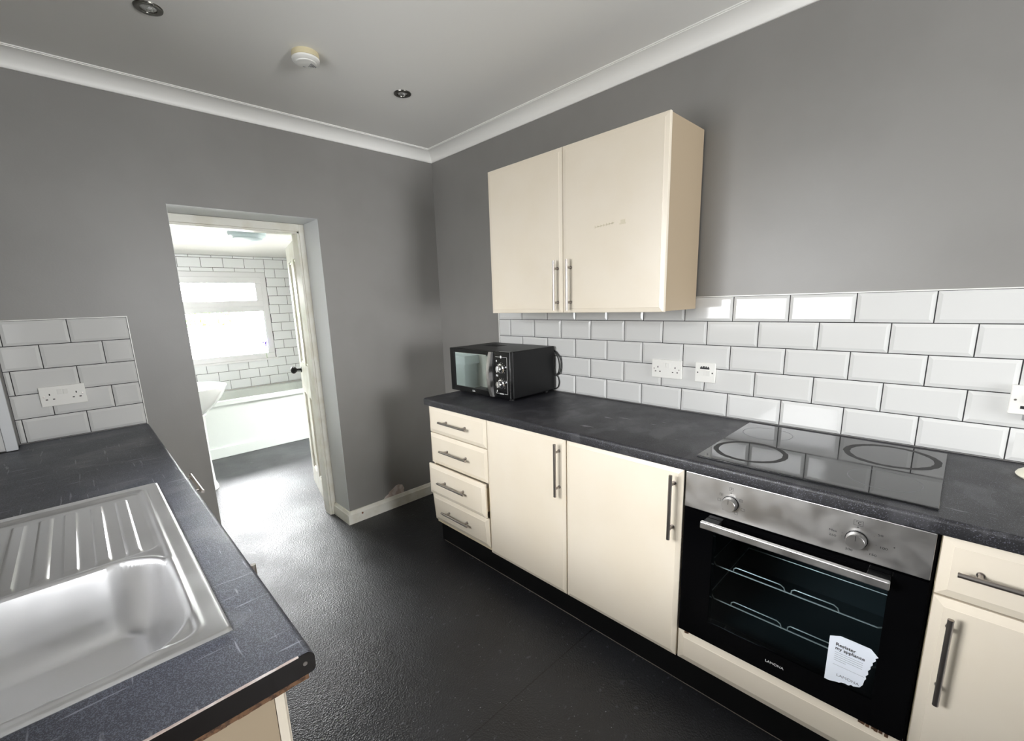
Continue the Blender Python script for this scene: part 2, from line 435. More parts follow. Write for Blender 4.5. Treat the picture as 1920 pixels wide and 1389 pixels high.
# ------------------------------------------------------------------ windows
def window(n, axis, plane, a0, a1, z0, z1, vent_h, fr=.045, sash=.05, depth=.06, out=1):
    """frame with a top-hung vent over a fixed pane; plane = centre of frame depth"""
    def bx_(b, u0, u1, c0, c1, d0, d1, bev=.003):
        if axis == 'x': b.box(u0, u1, plane+d0, plane+d1, c0, c1, bev)
        else: b.box(plane+d0, plane+d1, u0, u1, c0, c1, bev)
    h = depth/2
    root = MB(); 
    bx_(root, a0, a1, z0, z0+fr, -h, h); bx_(root, a0, a1, z1-fr, z1, -h, h)
    bx_(root, a0, a0+fr, z0+fr, z1-fr, -h, h); bx_(root, a1-fr, a1, z0+fr, z1-fr, -h, h)
    zt = z1-fr-vent_h
    bx_(root, a0+fr, a1-fr, zt-fr, zt, -h, h)
    w = struct('window_%d' % n, root, 'upvc')
    s = MB(); i0, i1 = a0+fr, a1-fr
    d0, d1 = (-h-.012*out, h-.02) if out > 0 else (-h+.02, h+.012)
    bx_(s, i0-.006, i1+.006, zt-.006, zt+sash, d0, d1); bx_(s, i0-.006, i1+.006, z1-fr-sash, z1-fr+.006, d0, d1)
    bx_(s, i0-.006, i0+sash, zt+sash, z1-fr-sash, d0, d1); bx_(s, i1-sash, i1+.006, zt+sash, z1-fr-sash, d0, d1)
    sa = build('opening_sash', s, 'upvc', w)
    g = MB(); bx_(g, i0+sash-.004, i1-sash+.004, zt+sash-.004, z1-fr-sash+.004, -.004, .004, 0); build('pane', g, 'glass', sa)
    g = MB(); bx_(g, i0-.004, i1+.004, z0+fr-.004, zt-fr+.004, -.004, .004, 0); build('pane', g, 'glass', w)
    bd = MB()  # dark glazing gasket round the fixed pane
    k = .003; e0, e1, f0, f1 = i0, i1, z0+fr, zt-fr
    bx_(bd, e0, e1, f0, f0+k, -h+.012, -.004 if out > 0 else h-.012, 0); bx_(bd, e0, e1, f1-k, f1, -h+.012, -.004 if out > 0 else h-.012, 0)
    bx_(bd, e0, e0+k, f0, f1, -h+.012, -.004 if out > 0 else h-.012, 0); bx_(bd, e1-k, e1, f0, f1, -h+.012, -.004 if out > 0 else h-.012, 0)
    build('glazing_gasket', bd, 'grey_plastic', w)
    return w
w1 = window(1, 'x', BY+.035, WX0, WX1, WZ0, WZ1, .31, fr=.06, sash=.06)
build('window_sill', MB().box(WX0-.02, WX1+.02, BY-.03, BY+.01, WZ0-.018, WZ0+.004, .003), 'upvc', w1)
w2 = window(2, 'y', XL-.11, KY0, KY1, KZ0, KZ1, .30, out=-1)
build('window_sill', MB().box(XL-.085, XL+.02, KY0, KY1, KZ0-.02, KZ0+.004, .003), 'upvc', w2)

w3 = window(3, 'x', YB-.07, QX0, QX1, QZ0, QZ1, .32, out=-1)  # added window, unseen behind the camera, brightens far wall and ceiling
b = MB(); b.box(RX0, RX1, RY0, RY0+.03, BC+.02, BC+.13); b.box(RX0, RX1, RY1-.03, RY1, BC+.02, BC+.13); b.box(RX0, RX0+.03, RY0+.03, RY1-.03, BC+.02, BC+.13); b.box(RX1-.03, RX1, RY0+.03, RY1-.03, BC+.02, BC+.13)
w4 = struct('window_4', b, 'upvc'); build('pane', MB().box(RX0+.03, RX1-.03, RY0+.03, RY1-.03, BC+.08, BC+.09), 'glass', w4)  # added rooflight, out of view, extra daylight for the bathroom
# lavender flower on the bathroom sill
f = empty('artificial_flower', (-.41, BY-.02, WZ0+.004), 'tiny lavender flower on a thin stem at the right of the bathroom window', 'flower')
build('stem', MB().tube([(-.41, BY-.02, WZ0+.004), (-.412, BY-.022, .95), (-.408, BY-.02, 1.02)], .0018, 6), 'green', f)
b = MB()
for k, (dx, dz, r) in enumerate(((0, .02, .016), (-.022, .03, .012), (.012, .034, .012), (.0, -.002, .012), (-.03, .045, .008))):
    b.lathe([(0, -r), (r*.6, -r*.7), (r*.75, 0), (r*.5, r*.8), (0, r*1.3)], (-.408+dx, BY-.02, 1.03+dz), 10)
build('blossom', b, 'purple', f, smooth=True)

# ------------------------------------------------------------------ bathroom doorway frame and open door
JY0, JY1 = .222, .355
b = MB()
for sx_, x in ((1, DX0), (-1, DX1)):
    xi = x+sx_*(.032 if sx_ < 0 else .024)
    b.box(min(x, xi), max(x, xi), JY0, JY1, 0, DZ-.002, .002)
b.box(DX0+.032, DX1-.032, JY0, JY1, DZ-.045, DZ-.002, .002)
d1 = struct('door_1', b, 'gloss_white')
b = MB()  # planted door stops and inner bead
for sx_, x in ((1, DX0+.022), (-1, DX1-.032)):
    xi = x+sx_*.013
    b.box(min(x, xi), max(x, xi), JY0+.006, JY1-.05, 0, DZ-.045, .002)
b.box(DX0+.032, DX1-.032, JY0+.006, JY1-.05, DZ-.058, DZ-.045, .002)
build('door_stop', b, 'gloss_white', d1)
# leaf in local frame: s along the leaf from the hinge, thickness to +n
hx, hy = DX1-.013, .357
ang = math.atan2(.598, .138)
lf = MB(); LW, LH, LT = .625, 1.885, .036
cols = [(.085, .245), (.355, .52)]; rws = [(.16, .785), (1.022, 1.77)]
sx0 = [0, .085, .245, .355, .52, LW]; zz = [.006, .16, .785, 1.022, 1.77, LH]
for i in range(5):
    for j in range(5):
        pan = (i in (1, 3)) and (j in (1, 3))
        a0, a1, c0, c1 = sx0[i], sx0[i+1], zz[j], zz[j+1]
        if not pan: lf.box(a0, a1, -LT, 0, c0, c1)
        else:
            lf.box(a0, a1, -LT+.012, -.012, c0, c1)
            for (u0, u1, v0, v1) in ((a0, a0+.014, c0, c1), (a1-.014, a1, c0, c1), (a0, a1, c0, c0+.014), (a0, a1, c1-.014, c1)):
                lf.box(u0, u1, -LT+.005, -.005, v0, v1, .003)
bmesh.ops.transform(lf.b, matrix=Matrix.Translation((hx, hy, 0)) @ Matrix.Rotation(ang, 4, 'Z'), verts=lf.b.verts)
leaf = build('door_leaf', lf, 'gloss_white', d1, label='white panelled door standing open into the bathroom')
RM = Matrix.Translation((hx, hy, 0)) @ Matrix.Rotation(ang, 4, 'Z')
kb = MB().lathe([(0, 0), (.024, 0), (.024, .004), (.010, .008), (.009, .030), (.016, .036), (.026, .046), (.029, .058), (.024, .070), (.012, .077), (0, .079)], (0, 0, 0), 24, 'y')
bmesh.ops.transform(kb.b, matrix=RM @ Matrix.Translation((.555, 0, .96)), verts=kb.b.verts)
build('door_knob', kb, 'black_enamel', leaf, smooth=True, label='round black door knob')
for z in (1.62, .25):
    hg = MB(); hg.box(-.001, .004, -.034, .0, z-.05, z+.05); hg.cyl((-.002, .003, z-.05), (-.002, .003, z+.05), .006, 10)
    for q in (-.03, 0, .03): hg.lathe([(0, -.003), (.0035, -.002), (.0035, 0)], (-.001, -.018, z+q), 8, 'x')
    bmesh.ops.transform(hg.b, matrix=RM, verts=hg.b.verts)
    build('hinge', hg, 'gloss_white', leaf)

# ------------------------------------------------------------------ bathroom fittings
bt = empty('bathtub', (-.85, 2.28, 0), 'white bath with a boxed-in panel under the bathroom window', 'bathtub')
b = MB(); x0, x1, y0, y1, zr = BXL+.002, -.022, 2.262, BY-.008, .562
# rim and tub as a height grid
nx, ny = 60, 30; grid = []
def tubz(x, y):
    cx, cy = (x0+x1)/2, (y0+y1)/2; hx_, hy_ = (x1-x0)/2-.07, (y1-y0)/2-.075; r = .16
    qx, qy = abs(x-cx)-(hx_-r), abs(y-cy)-(hy_-r)
    d = r-(math.hypot(max(qx, 0), max(qy, 0))+min(max(qx, qy), 0))
    t = max(0, min(1, d/.14)); return zr-.40*t*t*(3-2*t)
for i in range(nx+1):
    grid.append([b.b.verts.new((x0+(x1-x0)*i/nx, y0+(y1-y0)*j/ny, tubz(x0+(x1-x0)*i/nx, y0+(y1-y0)*j/ny))) for j in range(ny+1)])
for i in range(nx):
    for j in range(ny): b.b.faces.new((grid[i][j], grid[i+1][j], grid[i+1][j+1], grid[i][j+1]))
b.box(x0, x1, y0, y0+.02, zr-.04, zr-.0005)
build('tub', b, 'bath_white', bt, smooth=True)
build('bath_panel', MB().box(x0, x1, 2.28, 2.298, .1, .518), 'bath_white', bt)
build('panel_skirting', MB().box(x0, x1, 2.264, 2.28, 0, .104, .003), 'bath_white', bt)

bs = empty('pedestal_basin', (-1.42, 1.48, 0), 'white pedestal basin at the left of the bathroom, partly behind the doorway edge', 'basin')
b = MB(); n = 48; cxb, cyb = -1.45, 1.45
def ring(fx, fy, z, shift=0):
    out = []
    for i in range(n):
        a = 2*PI*i/n; c, s_ = math.cos(a), math.sin(a)
        out.append(b.b.verts.new((max(cxb+shift+fx*c, BXL+.004), cyb+fy*s_, z)))
    return out
prof = [(.10, .12, .60, -.03), (.15, .18, .64, -.03), (.215, .235, .70, -.02), (.262, .265, .765, -.005), (.285, .282, .82, 0), (.297, .290, .846, 0), (.298, .291, .853, 0), (.292, .286, .857, 0),
        (.262, .262, .857, 0), (.24, .245, .846, 0), (.20, .20, .79, 0), (.13, .13, .745, 0), (.03, .03, .735, 0)]
rs = [ring(*q) for q in prof]
for A, B in zip(rs, rs[1:]):
    for i in range(n): b.b.faces.new((A[i], A[(i+1) % n], B[(i+1) % n], B[i]))
b.b.faces.new(rs[0]); b.b.faces.new(rs[-1])
build('bowl', b, 'porcelain', bs, smooth=True)
build('pedestal', MB().lathe([(0, 0), (.115, 0), (.113, .02), (.098, .06), (.09, .3), (.095, .55), (.105, .62), (0, .62)], (-1.425, 1.48, 0), 28, sy=1.05), 'porcelain', bs, smooth=True)
# tall bin and cabinet that show only as reflections in the microwave window
bn = empty('laundry_bin', (-1.60, .88, 0), 'tall white lidded bin mirrored in the left of the microwave window', 'bin')
b = MB(); A = [(-.075, -.17), (.075, -.17), (.075, .17), (-.075, .17)]
def taper(b, c, z0, z1, s0, s1):
    lo = [b.b.verts.new((c[0]+u*s0, c[1]+v*s0, z0)) for u, v in A]; hi_ = [b.b.verts.new((c[0]+u*s1, c[1]+v*s1, z1)) for u, v in A]
    for i in range(4): b.b.faces.new((lo[i], lo[(i+1) % 4], hi_[(i+1) % 4], hi_[i]))
    b.b.faces.new(lo[::-1]); b.b.faces.new(hi_)
taper(b, (-1.60, .88), 0, .83, .95, 1.15)
build('body', b, 'hose_white', bn)
b = MB(); taper(b, (-1.60, .88), .83, .915, 1.27, 1.22); build('lid', b, 'hose_white', bn)
cb = empty('slim_cabinet', (-1.62, .425, 0), 'white cabinet mirrored in the right of the microwave window', 'cabinet')
build('body', MB().box(BXL+.002, -1.56, .375, .475, 0, 1.05, .004), 'white_plastic', cb)
build('badge', MB().box(-1.561, -1.558, .385, .41, .93, .955), 'print_black', cb, label='small black badge')

lp = empty('ceiling_light', (-.935, 1.09, BC), 'round opal flush light on the bathroom ceiling', 'light')
build('base', MB().lathe([(0, 0), (.118, 0), (.121, -.008), (.118, -.014), (0, -.014)], (-.935, 1.09, BC), 40), 'grey_plastic', lp, smooth=True)
build('diffuser', MB().lathe([(.125, -.012), (.128, -.022), (.122, -.042), (.100, -.056), (.098, -.062), (.06, -.072), (0, -.075)], (-.935, 1.09, BC), 40), 'opal', lp, smooth=True)

# ------------------------------------------------------------------ garden seen through the bathroom window
struct('ground', MB().box(-9, 8, BY+T, 14, -.25, -.15), 'outdoor')
o = tag(build('garden_wall', MB().box(-3.5, 3, 5.9, 6.05, -.15, 1.18), 'render_wall'), 'pale garden wall beyond the bathroom window', 'wall')
b = MB()
for k in range(14):
    cx = -2.2+.24*k
    for s in (1, -1):
        pts = [(cx+s*(.02+.10*t)*math.cos(t*5.2+(0 if s > 0 else PI)), 5.95, 1.262+.075*math.sin(t*5.2)*(1-.3*t)) for t in [i/14 for i in range(15)]]
        b.tube(pts, .006, 6)
b.tube([(-2.4, 5.95, 1.19), (1.2, 5.95, 1.19)], .007, 6); b.tube([(-2.4, 5.95, 1.345), (1.2, 5.95, 1.345)], .007, 6)
for k in range(8): b.tube([(-2.3+.5*k, 5.95, 1.17), (-2.3+.5*k, 5.95, 1.35)], .007, 6)
tag(build('scroll_railing', b, 'white_plastic'), 'scrolled white metal railing along the top of the garden wall', 'railing')
b = MB()
for k in range(2600):
    c = Vector((random.uniform(-2.4, .30), random.uniform(6.2, 6.8), random.uniform(.9, 1.52)))
    s = random.uniform(.03, .06); q = Matrix.Rotation(random.uniform(0, 6.3), 4, Vector((random.random(), random.random(), random.random())))
    b.b.faces.new([b.b.verts.new(c+q @ Vector(v)) for v in ((-s, 0, 0), (0, -s*.5, 0), (s, 0, 0), (0, s*.5, 0))])
for k in range(6): b.tube([(-2.2+.45*k, 6.5, -.15), (-2.15+.45*k, 6.5, 1.2)], .02, 6)
o = tag(build('hedge', b, 'green'), 'bright green hedge behind the garden railing', 'hedge'); o['kind'] = 'stuff'

# ------------------------------------------------------------------ kitchen units
def front(b, xf, y0, y1, z0, z1, th=.018, cham=.016, drop=.005, tilt=0, out=-1):
    """slab front facing -x (out=-1) or +x (out=1), chamfered border; xf is the outer face"""
    o = out
    def q(i, d):
        r = []
        for (y, z) in ((y0+i, z0+i), (y1-i, z0+i), (y1-i, z1-i), (y0+i, z1-i)):
            t = tilt*(z-z0)/(z1-z0)
            r.append(b.b.verts.new((xf-o*d+o*t, y, z)))
        return r
    lv = [q(0, th), q(0, drop+.0015), q(.0015, drop), q(cham, .0008), q(cham+.0008, 0)]
    for A_, B_ in zip(lv, lv[1:]):
        for i in range(4): j = (i+1) % 4; b.b.faces.new((A_[i], A_[j], B_[j], B_[i]))
    b.b.faces.new(lv[0][::-1]); b.b.faces.new(lv[-1])
    return b

def bar_handle(parent, xf, axis, c, a0, a1, out=-1, r=.006, stand=.032, inset=.036, tilt=0):
    """bar handle; axis 'z': vertical at y=c from a0..a1; axis 'y': horizontal at z=c"""
    b = MB(); xb = xf+out*stand
    if axis == 'z':
        b.cyl((xb, c, a0), (xb, c, a1), r, 16)
        for t in (a0+inset, a1-inset): b.cyl((xf, c, t), (xb, c, t), r*.8, 12); b.lathe([(0, 0), (.007, 0), (.007, out*.003), (0, out*.003)], (xf, c, t), 14, 'x')
    else:
        b.cyl((xb, a0, c), (xb, a1, c), r, 16)
        for t in (a0+inset, a1-inset): b.cyl((xf, t, c), (xb, t, c), r*.8, 12); b.lathe([(0, 0), (.007, 0), (.007, out*.003), (0, out*.003)], (xf, t, c), 14, 'x')
    return build('handle', b, 'handle', parent, smooth=True)

XF = -.590      # face of the base-unit fronts, right run
XC = -.570      # carcass front
def carcass(root, y0, y1, z0=.14, z1=.868, xb=-.012, xf=XC, material='cream_edge'):
    b = MB(); t = .016
    b.box(xf, xb, y0, y0+t, z0, z1); b.box(xf, xb, y1-t, y1, z0, z1)
    b.box(xf, xb, y0+t, y1-t, z0, z0+t); b.box(xb-.006, xb, y0+t, y1-t, z0+t, z1)
    b.box(xf, xf+.09, y0+t, y1-t, z1-t, z1)
    return build('carcass', b, material, root)

g = .0015
# drawer unit: y -.632 .. -1.13
du = empty('drawer_unit', (-.30, -.881, 0), 'cream four-drawer base unit at the far end of the right-hand run', 'drawer unit')
carcass(du, -1.131, -.634)
for i, (z0, z1, dx, tl_) in enumerate(((.711, .864, 0, 0), (.525, .706, 0, 0), (.338, .521, .020, 0), (.163, .333, 0.0, .013))):
    yo = .008 if i == 2 else 0
    b = front(MB(), XF-dx, -1.129+yo, -.636+yo, z0, z1, tilt=tl_, cham=.02, drop=.006)
    # drawer box behind the front
    b.box(XF-dx+.018, -.10, -1.105, -.66, z0+.02, z1-.03) if dx else b.box(XF+.018+tl_*0, -.10, -1.105, -.66, z0+.02, z1-.03)
    dr = build('drawer', b, 'cream', du)
    zc = [.792, .623, .437, .252][i]; ya = [-.768, -.762, -.75, -.755][i]
    bar_handle(dr, XF-dx-tl_*.5, 'y', zc, ya-.235, ya)
# two cupboards
for k, (y0, y1, hy_, lab) in enumerate(((-1.631, -1.132, -1.598, 'cream base cupboard beside the four-drawer unit'),
                                        (-2.133, -1.633, -2.101, 'cream base cupboard directly left of the oven'))):
    cu = empty('base_cabinet', (-.30, (y0+y1)/2, 0), lab, 'cabinet', 'cream base cupboards left of the oven')
    carcass(cu, y0, y1)
    dr = build('door', front(MB(), XF, y0+g, y1-g, .143, .864), 'cream', cu)
    bar_handle(dr, XF, 'z', hy_, .612, .846)
# oven housing
oh = empty('oven_housing', (-.30, -2.443, 0), 'cream housing unit and lower filler panel under the oven', 'cabinet')
b = MB(); b.box(XC, -.012, -2.151, -2.1345, .14, .868); b.box(XC, -.012, -2.7475, -2.7315+0, .14, .868); b.box(XC, -.012, -2.7315, -2.151, .14, .156); b.box(XC, -.02, -2.7315, -2.151, .236, .252)
build('carcass', b, 'black_plinth', oh)
pn = build('filler_panel', front(MB(), XF, -2.744, -2.137, .143, .262, cham=.022, drop=.007), 'cream', oh)
for k, (yy, zz_) in enumerate(((-2.164, .259), (-2.170, .261), (-2.655, .2605), (-2.662, .2595), (-2.672, .258), (-2.684, .2595), (-2.69, .257), (-2.70, .2585), (-2.712, .256))):
    build('chip', MB().box(XF+.004, XF+.009, yy-.004, yy+.004, zz_-.0035, .2628), 'chip', pn)

# oven
ov = empty('built_in_oven', (-.30, -2.443, .252), 'black and stainless steel built-in oven under the hob', 'oven')
oy0, oy1 = -2.743, -2.141
b = MB()   # cavity body, open at the front
cx0, cx1 = -.566, -.09
b.box(cx1, cx1+.01, -2.71, -2.17, .30, .735); b.box(cx0, cx1, -2.72, -2.71, .30, .735); b.box(cx0, cx1, -2.17, -2.16, .30, .735)
b.box(cx0, cx1, -2.72, -2.16, .29, .30); b.box(cx0, cx1, -2.72, -2.16, .735, .745)
build('cavity', b, 'oven_inside', ov)
cp = build('control_panel', MB().box(XF-.002, -.56, oy0, oy1, .741, .864, .0015), 'steel', ov)
b = MB(); gx0, gx1 = XF-.001, -.566
iy0, iy1, iz0, iz1 = -2.672, -2.238, .346, .694
b.box(gx0, gx1, oy0, iy0, .268, .735); b.box(gx0, gx1, iy1, oy1, .268, .735); b.box(gx0, gx1, iy0, iy1, .268, iz0); b.box(gx0, gx1, iy0, iy1, iz1, .735)
od = build('oven_door', b, 'black_glass', ov)
build('inner_window', MB().box(gx0, gx0+.004, iy0, iy1, iz0, iz1), 'oven_glass', od, label='tinted inner glass')
b = MB(); hx_ = XF-.044
b.box(hx_-.004, hx_+.010, -2.676, -2.212, .703, .726, .0025)
hd = build('handle', b, 'steel', od, smooth=False)
for (u, v) in ((-2.674, -2.628), (-2.262, -2.216)): build('handle_bracket', MB().box(hx_+.010, gx0, u, v, .704, .724, .002), 'black_satin', hd)
for z in (.531, .404):
    b = MB(); yy0, yy1 = -2.66, -2.235; xr = -.535
    b.tube([(xr+.02, yy1+.02, z+.004), (xr, yy1, z), (xr, yy0, z), (xr+.02, yy0-.02, z-.002)], .0022, 8)
    ym = (yy0+yy1)/2; b.tube([(xr+.02, yy1+.02, z+.004), (-.12, yy1+.02, z)], .0018, 6); b.tube([(xr+.02, yy0-.02, z-.002), (-.12, yy0-.02, z)], .0018, 6)
    b.tube([(-.12, yy1+.02, z), (-.12, yy0-.02, z)], .0018, 6)
    for (a, c) in ((yy1-.055, ym+.008), (ym-.008, yy0+.085)):
        b.tube([(xr, a, z), (xr, a-.001, z+.012), (xr, a-.008, z+.018), (xr, c+.014, z+.018), (xr, c+.004, z+.012), (xr, c, z)], .0018, 8)
    build('wire_rack', b, 'rack', ov, smooth=True)
def knob(parent, y, z):
    b = MB().lathe([(0, 0), (.0225, 0), (.0225, -.004), (.021, -.018), (.0205, -.021), (.0195, -.0225), (0, -.0225)], (XF-.002, y, z), 40, 'x')
    k_ = build('control_knob', b, 'steel', parent, smooth=True)
    build('pointer_line', MB().box(XF-.0252, XF-.0244, y-.0005, y+.0005, z+.004, z+.019), 'print_black', k_)
    build('collar', MB().lathe([(.0225, 0), (.024, 0), (.024, -.003), (.0225, -.003)], (XF-.002, y, z), 32, 'x'), 'black_satin', k_)
    return k_
knob(cp, -2.284, .794); knob(cp, -2.597, .794)
ox = origin(cp)
def lettering(parent, s, size, y, z, x, m='print_black', xs=1.0, name='printed_marks', bold=0):
    o_ = origin(parent)
    return text(name, s, size, faceX(x-o_.x, y-o_.y, z-o_.z), m, parent, xs=xs, bold=bold)
px_ = XF-.0021
for s, y, z in (('50', -2.643, .822), ('100', -2.652, .790), ('150', -2.633, .764), ('200', -2.584, .760), ('250', -2.546, .787), ('Max', -2.546, .801)):
    lettering(cp, s, .0082, y, z, px_, xs=1.35)
lettering(cp, '°C', .011, -2.597, .840, px_)
def outline(b, y, z, w, h, x=px_, t=.0006):
    b.box(x-.0002, x, y-w/2, y+w/2, z+h/2-t, z+h/2); b.box(x-.0002, x, y-w/2, y+w/2, z-h/2, z-h/2+t)
    b.box(x-.0002, x, y-w/2, y-w/2+t, z-h/2, z+h/2); b.box(x-.0002, x, y+w/2-t, y+w/2, z-h/2, z+h/2)
    return b
def sym(b): build('dial_symbol', b, 'print_black', cp)
sym(outline(MB(), -2.597, .840, .020, .014))
for y, z in ((-2.597, .8285), (-2.672, .800), (-2.284, .8285)): sym(MB().lathe([(0, -.0003), (.0016, -.0003), (.0016, 0)], (px_, y, z), 10, 'x'))
for y, z in ((-2.631, .816), (-2.637, .793), (-2.622, .773), (-2.566, .792), (-2.566, .801)): sym(MB().lathe([(0, -.0003), (.0007, -.0003), (.0007, 0)], (px_, y, z), 8, 'x'))
sym(outline(MB(), -2.284, .841, .0115, .0105)); sym(MB().box(px_-.0002, px_, -2.2865, -2.2815, .8412, .8425).box(px_-.0002, px_, -2.2852, -2.2828, .842, .8435))
for k, (y, z) in enumerate(((-2.2555, .8165), (-2.250, .797), (-2.2665, .771), (-2.302, .7665), (-2.3205, .784), (-2.314, .812))):
    b = outline(MB(), y, z, .0095, .0085)
    if k in (0, 5): b.box(px_-.0002, px_, y-.0002, y+.0003, z-.004, z+.004); b.box(px_-.0002, px_, y-.0045, y+.0045, z-.0002, z+.0003)
    sym(b)
    if k == 2: sym(MB().box(px_-.0002, px_, y-.002, y+.002, z-.002, z+.002))
lettering(od, 'LAMONA', .0115, -2.442, .309, gx0-.0001, 'print_white', xs=1.05)

# torn registration sticker on the oven glass
pp = [(-2.568, 0.487), (-2.58, 0.4925), (-2.591, 0.498), (-2.619, 0.498), (-2.657, 0.497), (-2.674, 0.480), (-2.668, 0.474), (-2.670, 0.468), (-2.664, 0.459), (-2.665, .452), (-2.661, 0.445), (-2.662, .438), (-2.657, 0.429), (-2.659, 0.419), (-2.654, 0.411), (-2.656, .403), (-2.653, 0.396), (-2.651, 0.38), (-2.645, 0.369), (-2.632, 0.363), (-2.627, .3645), (-2.622, 0.359), (-2.614, 0.3595), (-2.606, 0.358), (-2.601, .354), (-2.591, 0.3515), (-2.579, 0.347), (-2.567, 0.347), (-2.5675, 0.401)]
st = empty('torn_sticker', (gx0-.0012, -2.618, .42), 'torn white registration sticker stuck on the oven door glass', 'sticker')
build('paper', MB().prism(pp, 'x', gx0-.0009, gx0), 'paper', st)
sxp = gx0-.0010
for s, size, y, z, m, xs in (('Register', .0135, -2.583, .4695, 'print_black', 1.0), ('my appliance', .0135, -2.583, .4575, 'print_black', .93)):
    o_ = origin(st); text('lettering', s, size, faceX(sxp-o_.x, y-o_.y, z-o_.z), m, st, align='LEFT', xs=xs, bold=.00025)
lettering(st, 'LAMONA', .0115, -2.618, .3755, sxp, 'print_grey', name='lettering', xs=1.05)
b = MB()
for k in range(5): b.box(sxp-.0002, sxp, -2.645 if k < 4 else -2.61, -2.583, .4445-k*.0063, .4453-k*.0063)
for k in range(1): b.box(sxp-.0002, sxp, -2.651, -2.582, .405, .4056)
build('small_print', b, 'print_grey', st)

# right hand unit: drawer over door
rc = empty('base_cabinet', (-.30, -3.0, 0), 'cream base cabinet with a drawer over a door, right of the oven', 'cabinet')
carcass(rc, -3.249, -2.751)
dr = build('drawer', front(MB(), XF, -3.247, -2.753, .711, .864, cham=.02, drop=.007).box(XF+.018, -.1, -3.22, -2.78, .73, .83), 'cream', rc)
bar_handle(dr, XF, 'y', .792, -3.02, -2.785)
dr = build('door', front(MB(), XF, -3.247, -2.753, .143, .706, cham=.02, drop=.007), 'cream', rc)
bar_handle(dr, XF, 'z', -2.788, .440, .676)
rc2 = empty('base_cabinet', (-.30, -3.5, 0), 'cream base cabinet out of frame at the near end of the right-hand run', 'cabinet')
carcass(rc2, -3.749, -3.251)
build('door', front(MB(), XF, -3.747, -3.253, .143, .864), 'cream', rc2)

# plinth
pl = tag(build('plinth', MB().box(-.535, -.520, -3.75, -.622, 0.0, .139).box(-.520, -.10, -.637, -.622, 0, .139), 'black_plinth'), 'black plinth board below the right-hand cream units', 'plinth')
b = MB(); yy = -.64
while yy > -3.6:
    L_ = random.uniform(.10, .4); b.box(-.5372, -.535, yy-L_, yy, 0.0, random.uniform(.0010, .0024)); yy -= L_-.002
build('sealant_line', b, 'sealant', pl)

# worktops with a rounded front edge
def worktop(name, xw, xf_, y0, y1, material, label, sg):
    zt, zb, r = W, .870, .011
    pts = [(xw, zb), (xf_-sg*.002, zb)]
    for i in range(5): a = i/4*PI/2; pts.append((xf_-sg*.003+sg*.003*math.sin(a), zb+.003-.003*math.cos(a)))
    for i in range(7): a = i/6*PI/2; pts.append((xf_-sg*r+sg*r*math.cos(a), zt-r+r*math.sin(a)))
    pts.append((xw, zt))
    return tag(build(name, MB().prism(pts, 'y', y0, y1), material, smooth=True), label, 'worktop')
worktop('worktop', -.0, -.606, -3.75, -.620, 'worktop', 'long charcoal laminate worktop along the right wall', -1)

# hob
hb = empty('ceramic_hob', (-.30, -2.446, W), 'flat black ceramic hob set into the right worktop above the oven', 'hob')
hy0, hy1, hx0, hx1 = -2.738, -2.157, -.557, -.046
b = MB(); b.box(hx0, hx1, hy0, hy1, W+.0018, W+.0058, .001, 1)
build('glass_top', b, 'hob', hb)
build('trim', MB().box(hx0+.002, hx1-.002, hy0+.002, hy1-.002, W, W+.002), 'black_satin', hb)
zh = W+.0059
def annulus(r0, r1, c, z, n=72, jit=0):
    b = MB(); A_, B_ = [], []
    for i in range(n):
        a = 2*PI*i/n; j0 = random.uniform(-jit, jit); j1 = random.uniform(-jit, jit)
        A_.append(b.b.verts.new((c[0]+(r0+j0)*math.cos(a), c[1]+(r0+j0)*math.sin(a), z))); B_.append(b.b.verts.new((c[0]+(r1+j1)*math.cos(a), c[1]+(r1+j1)*math.sin(a), z)))
    for i in range(n): b.b.faces.new((A_[i], A_[(i+1) % n], B_[(i+1) % n], B_[i]))
    return b
build('cooking_zone', annulus(.094, .110, (-.413, -2.275), zh, jit=.0012), 'burnt', hb, label='burnt ring of the front left zone')
build('cooking_zone', annulus(.101, .119, (-.183, -2.612), zh, jit=.0018), 'burnt', hb, label='burnt ring of the back right zone')
build('cooking_zone', annulus(.0795, .0815, (-.168, -2.258), zh), 'ring_line', hb)
build('cooking_zone', annulus(.0795, .0815, (-.425, -2.622), zh), 'ring_line', hb)

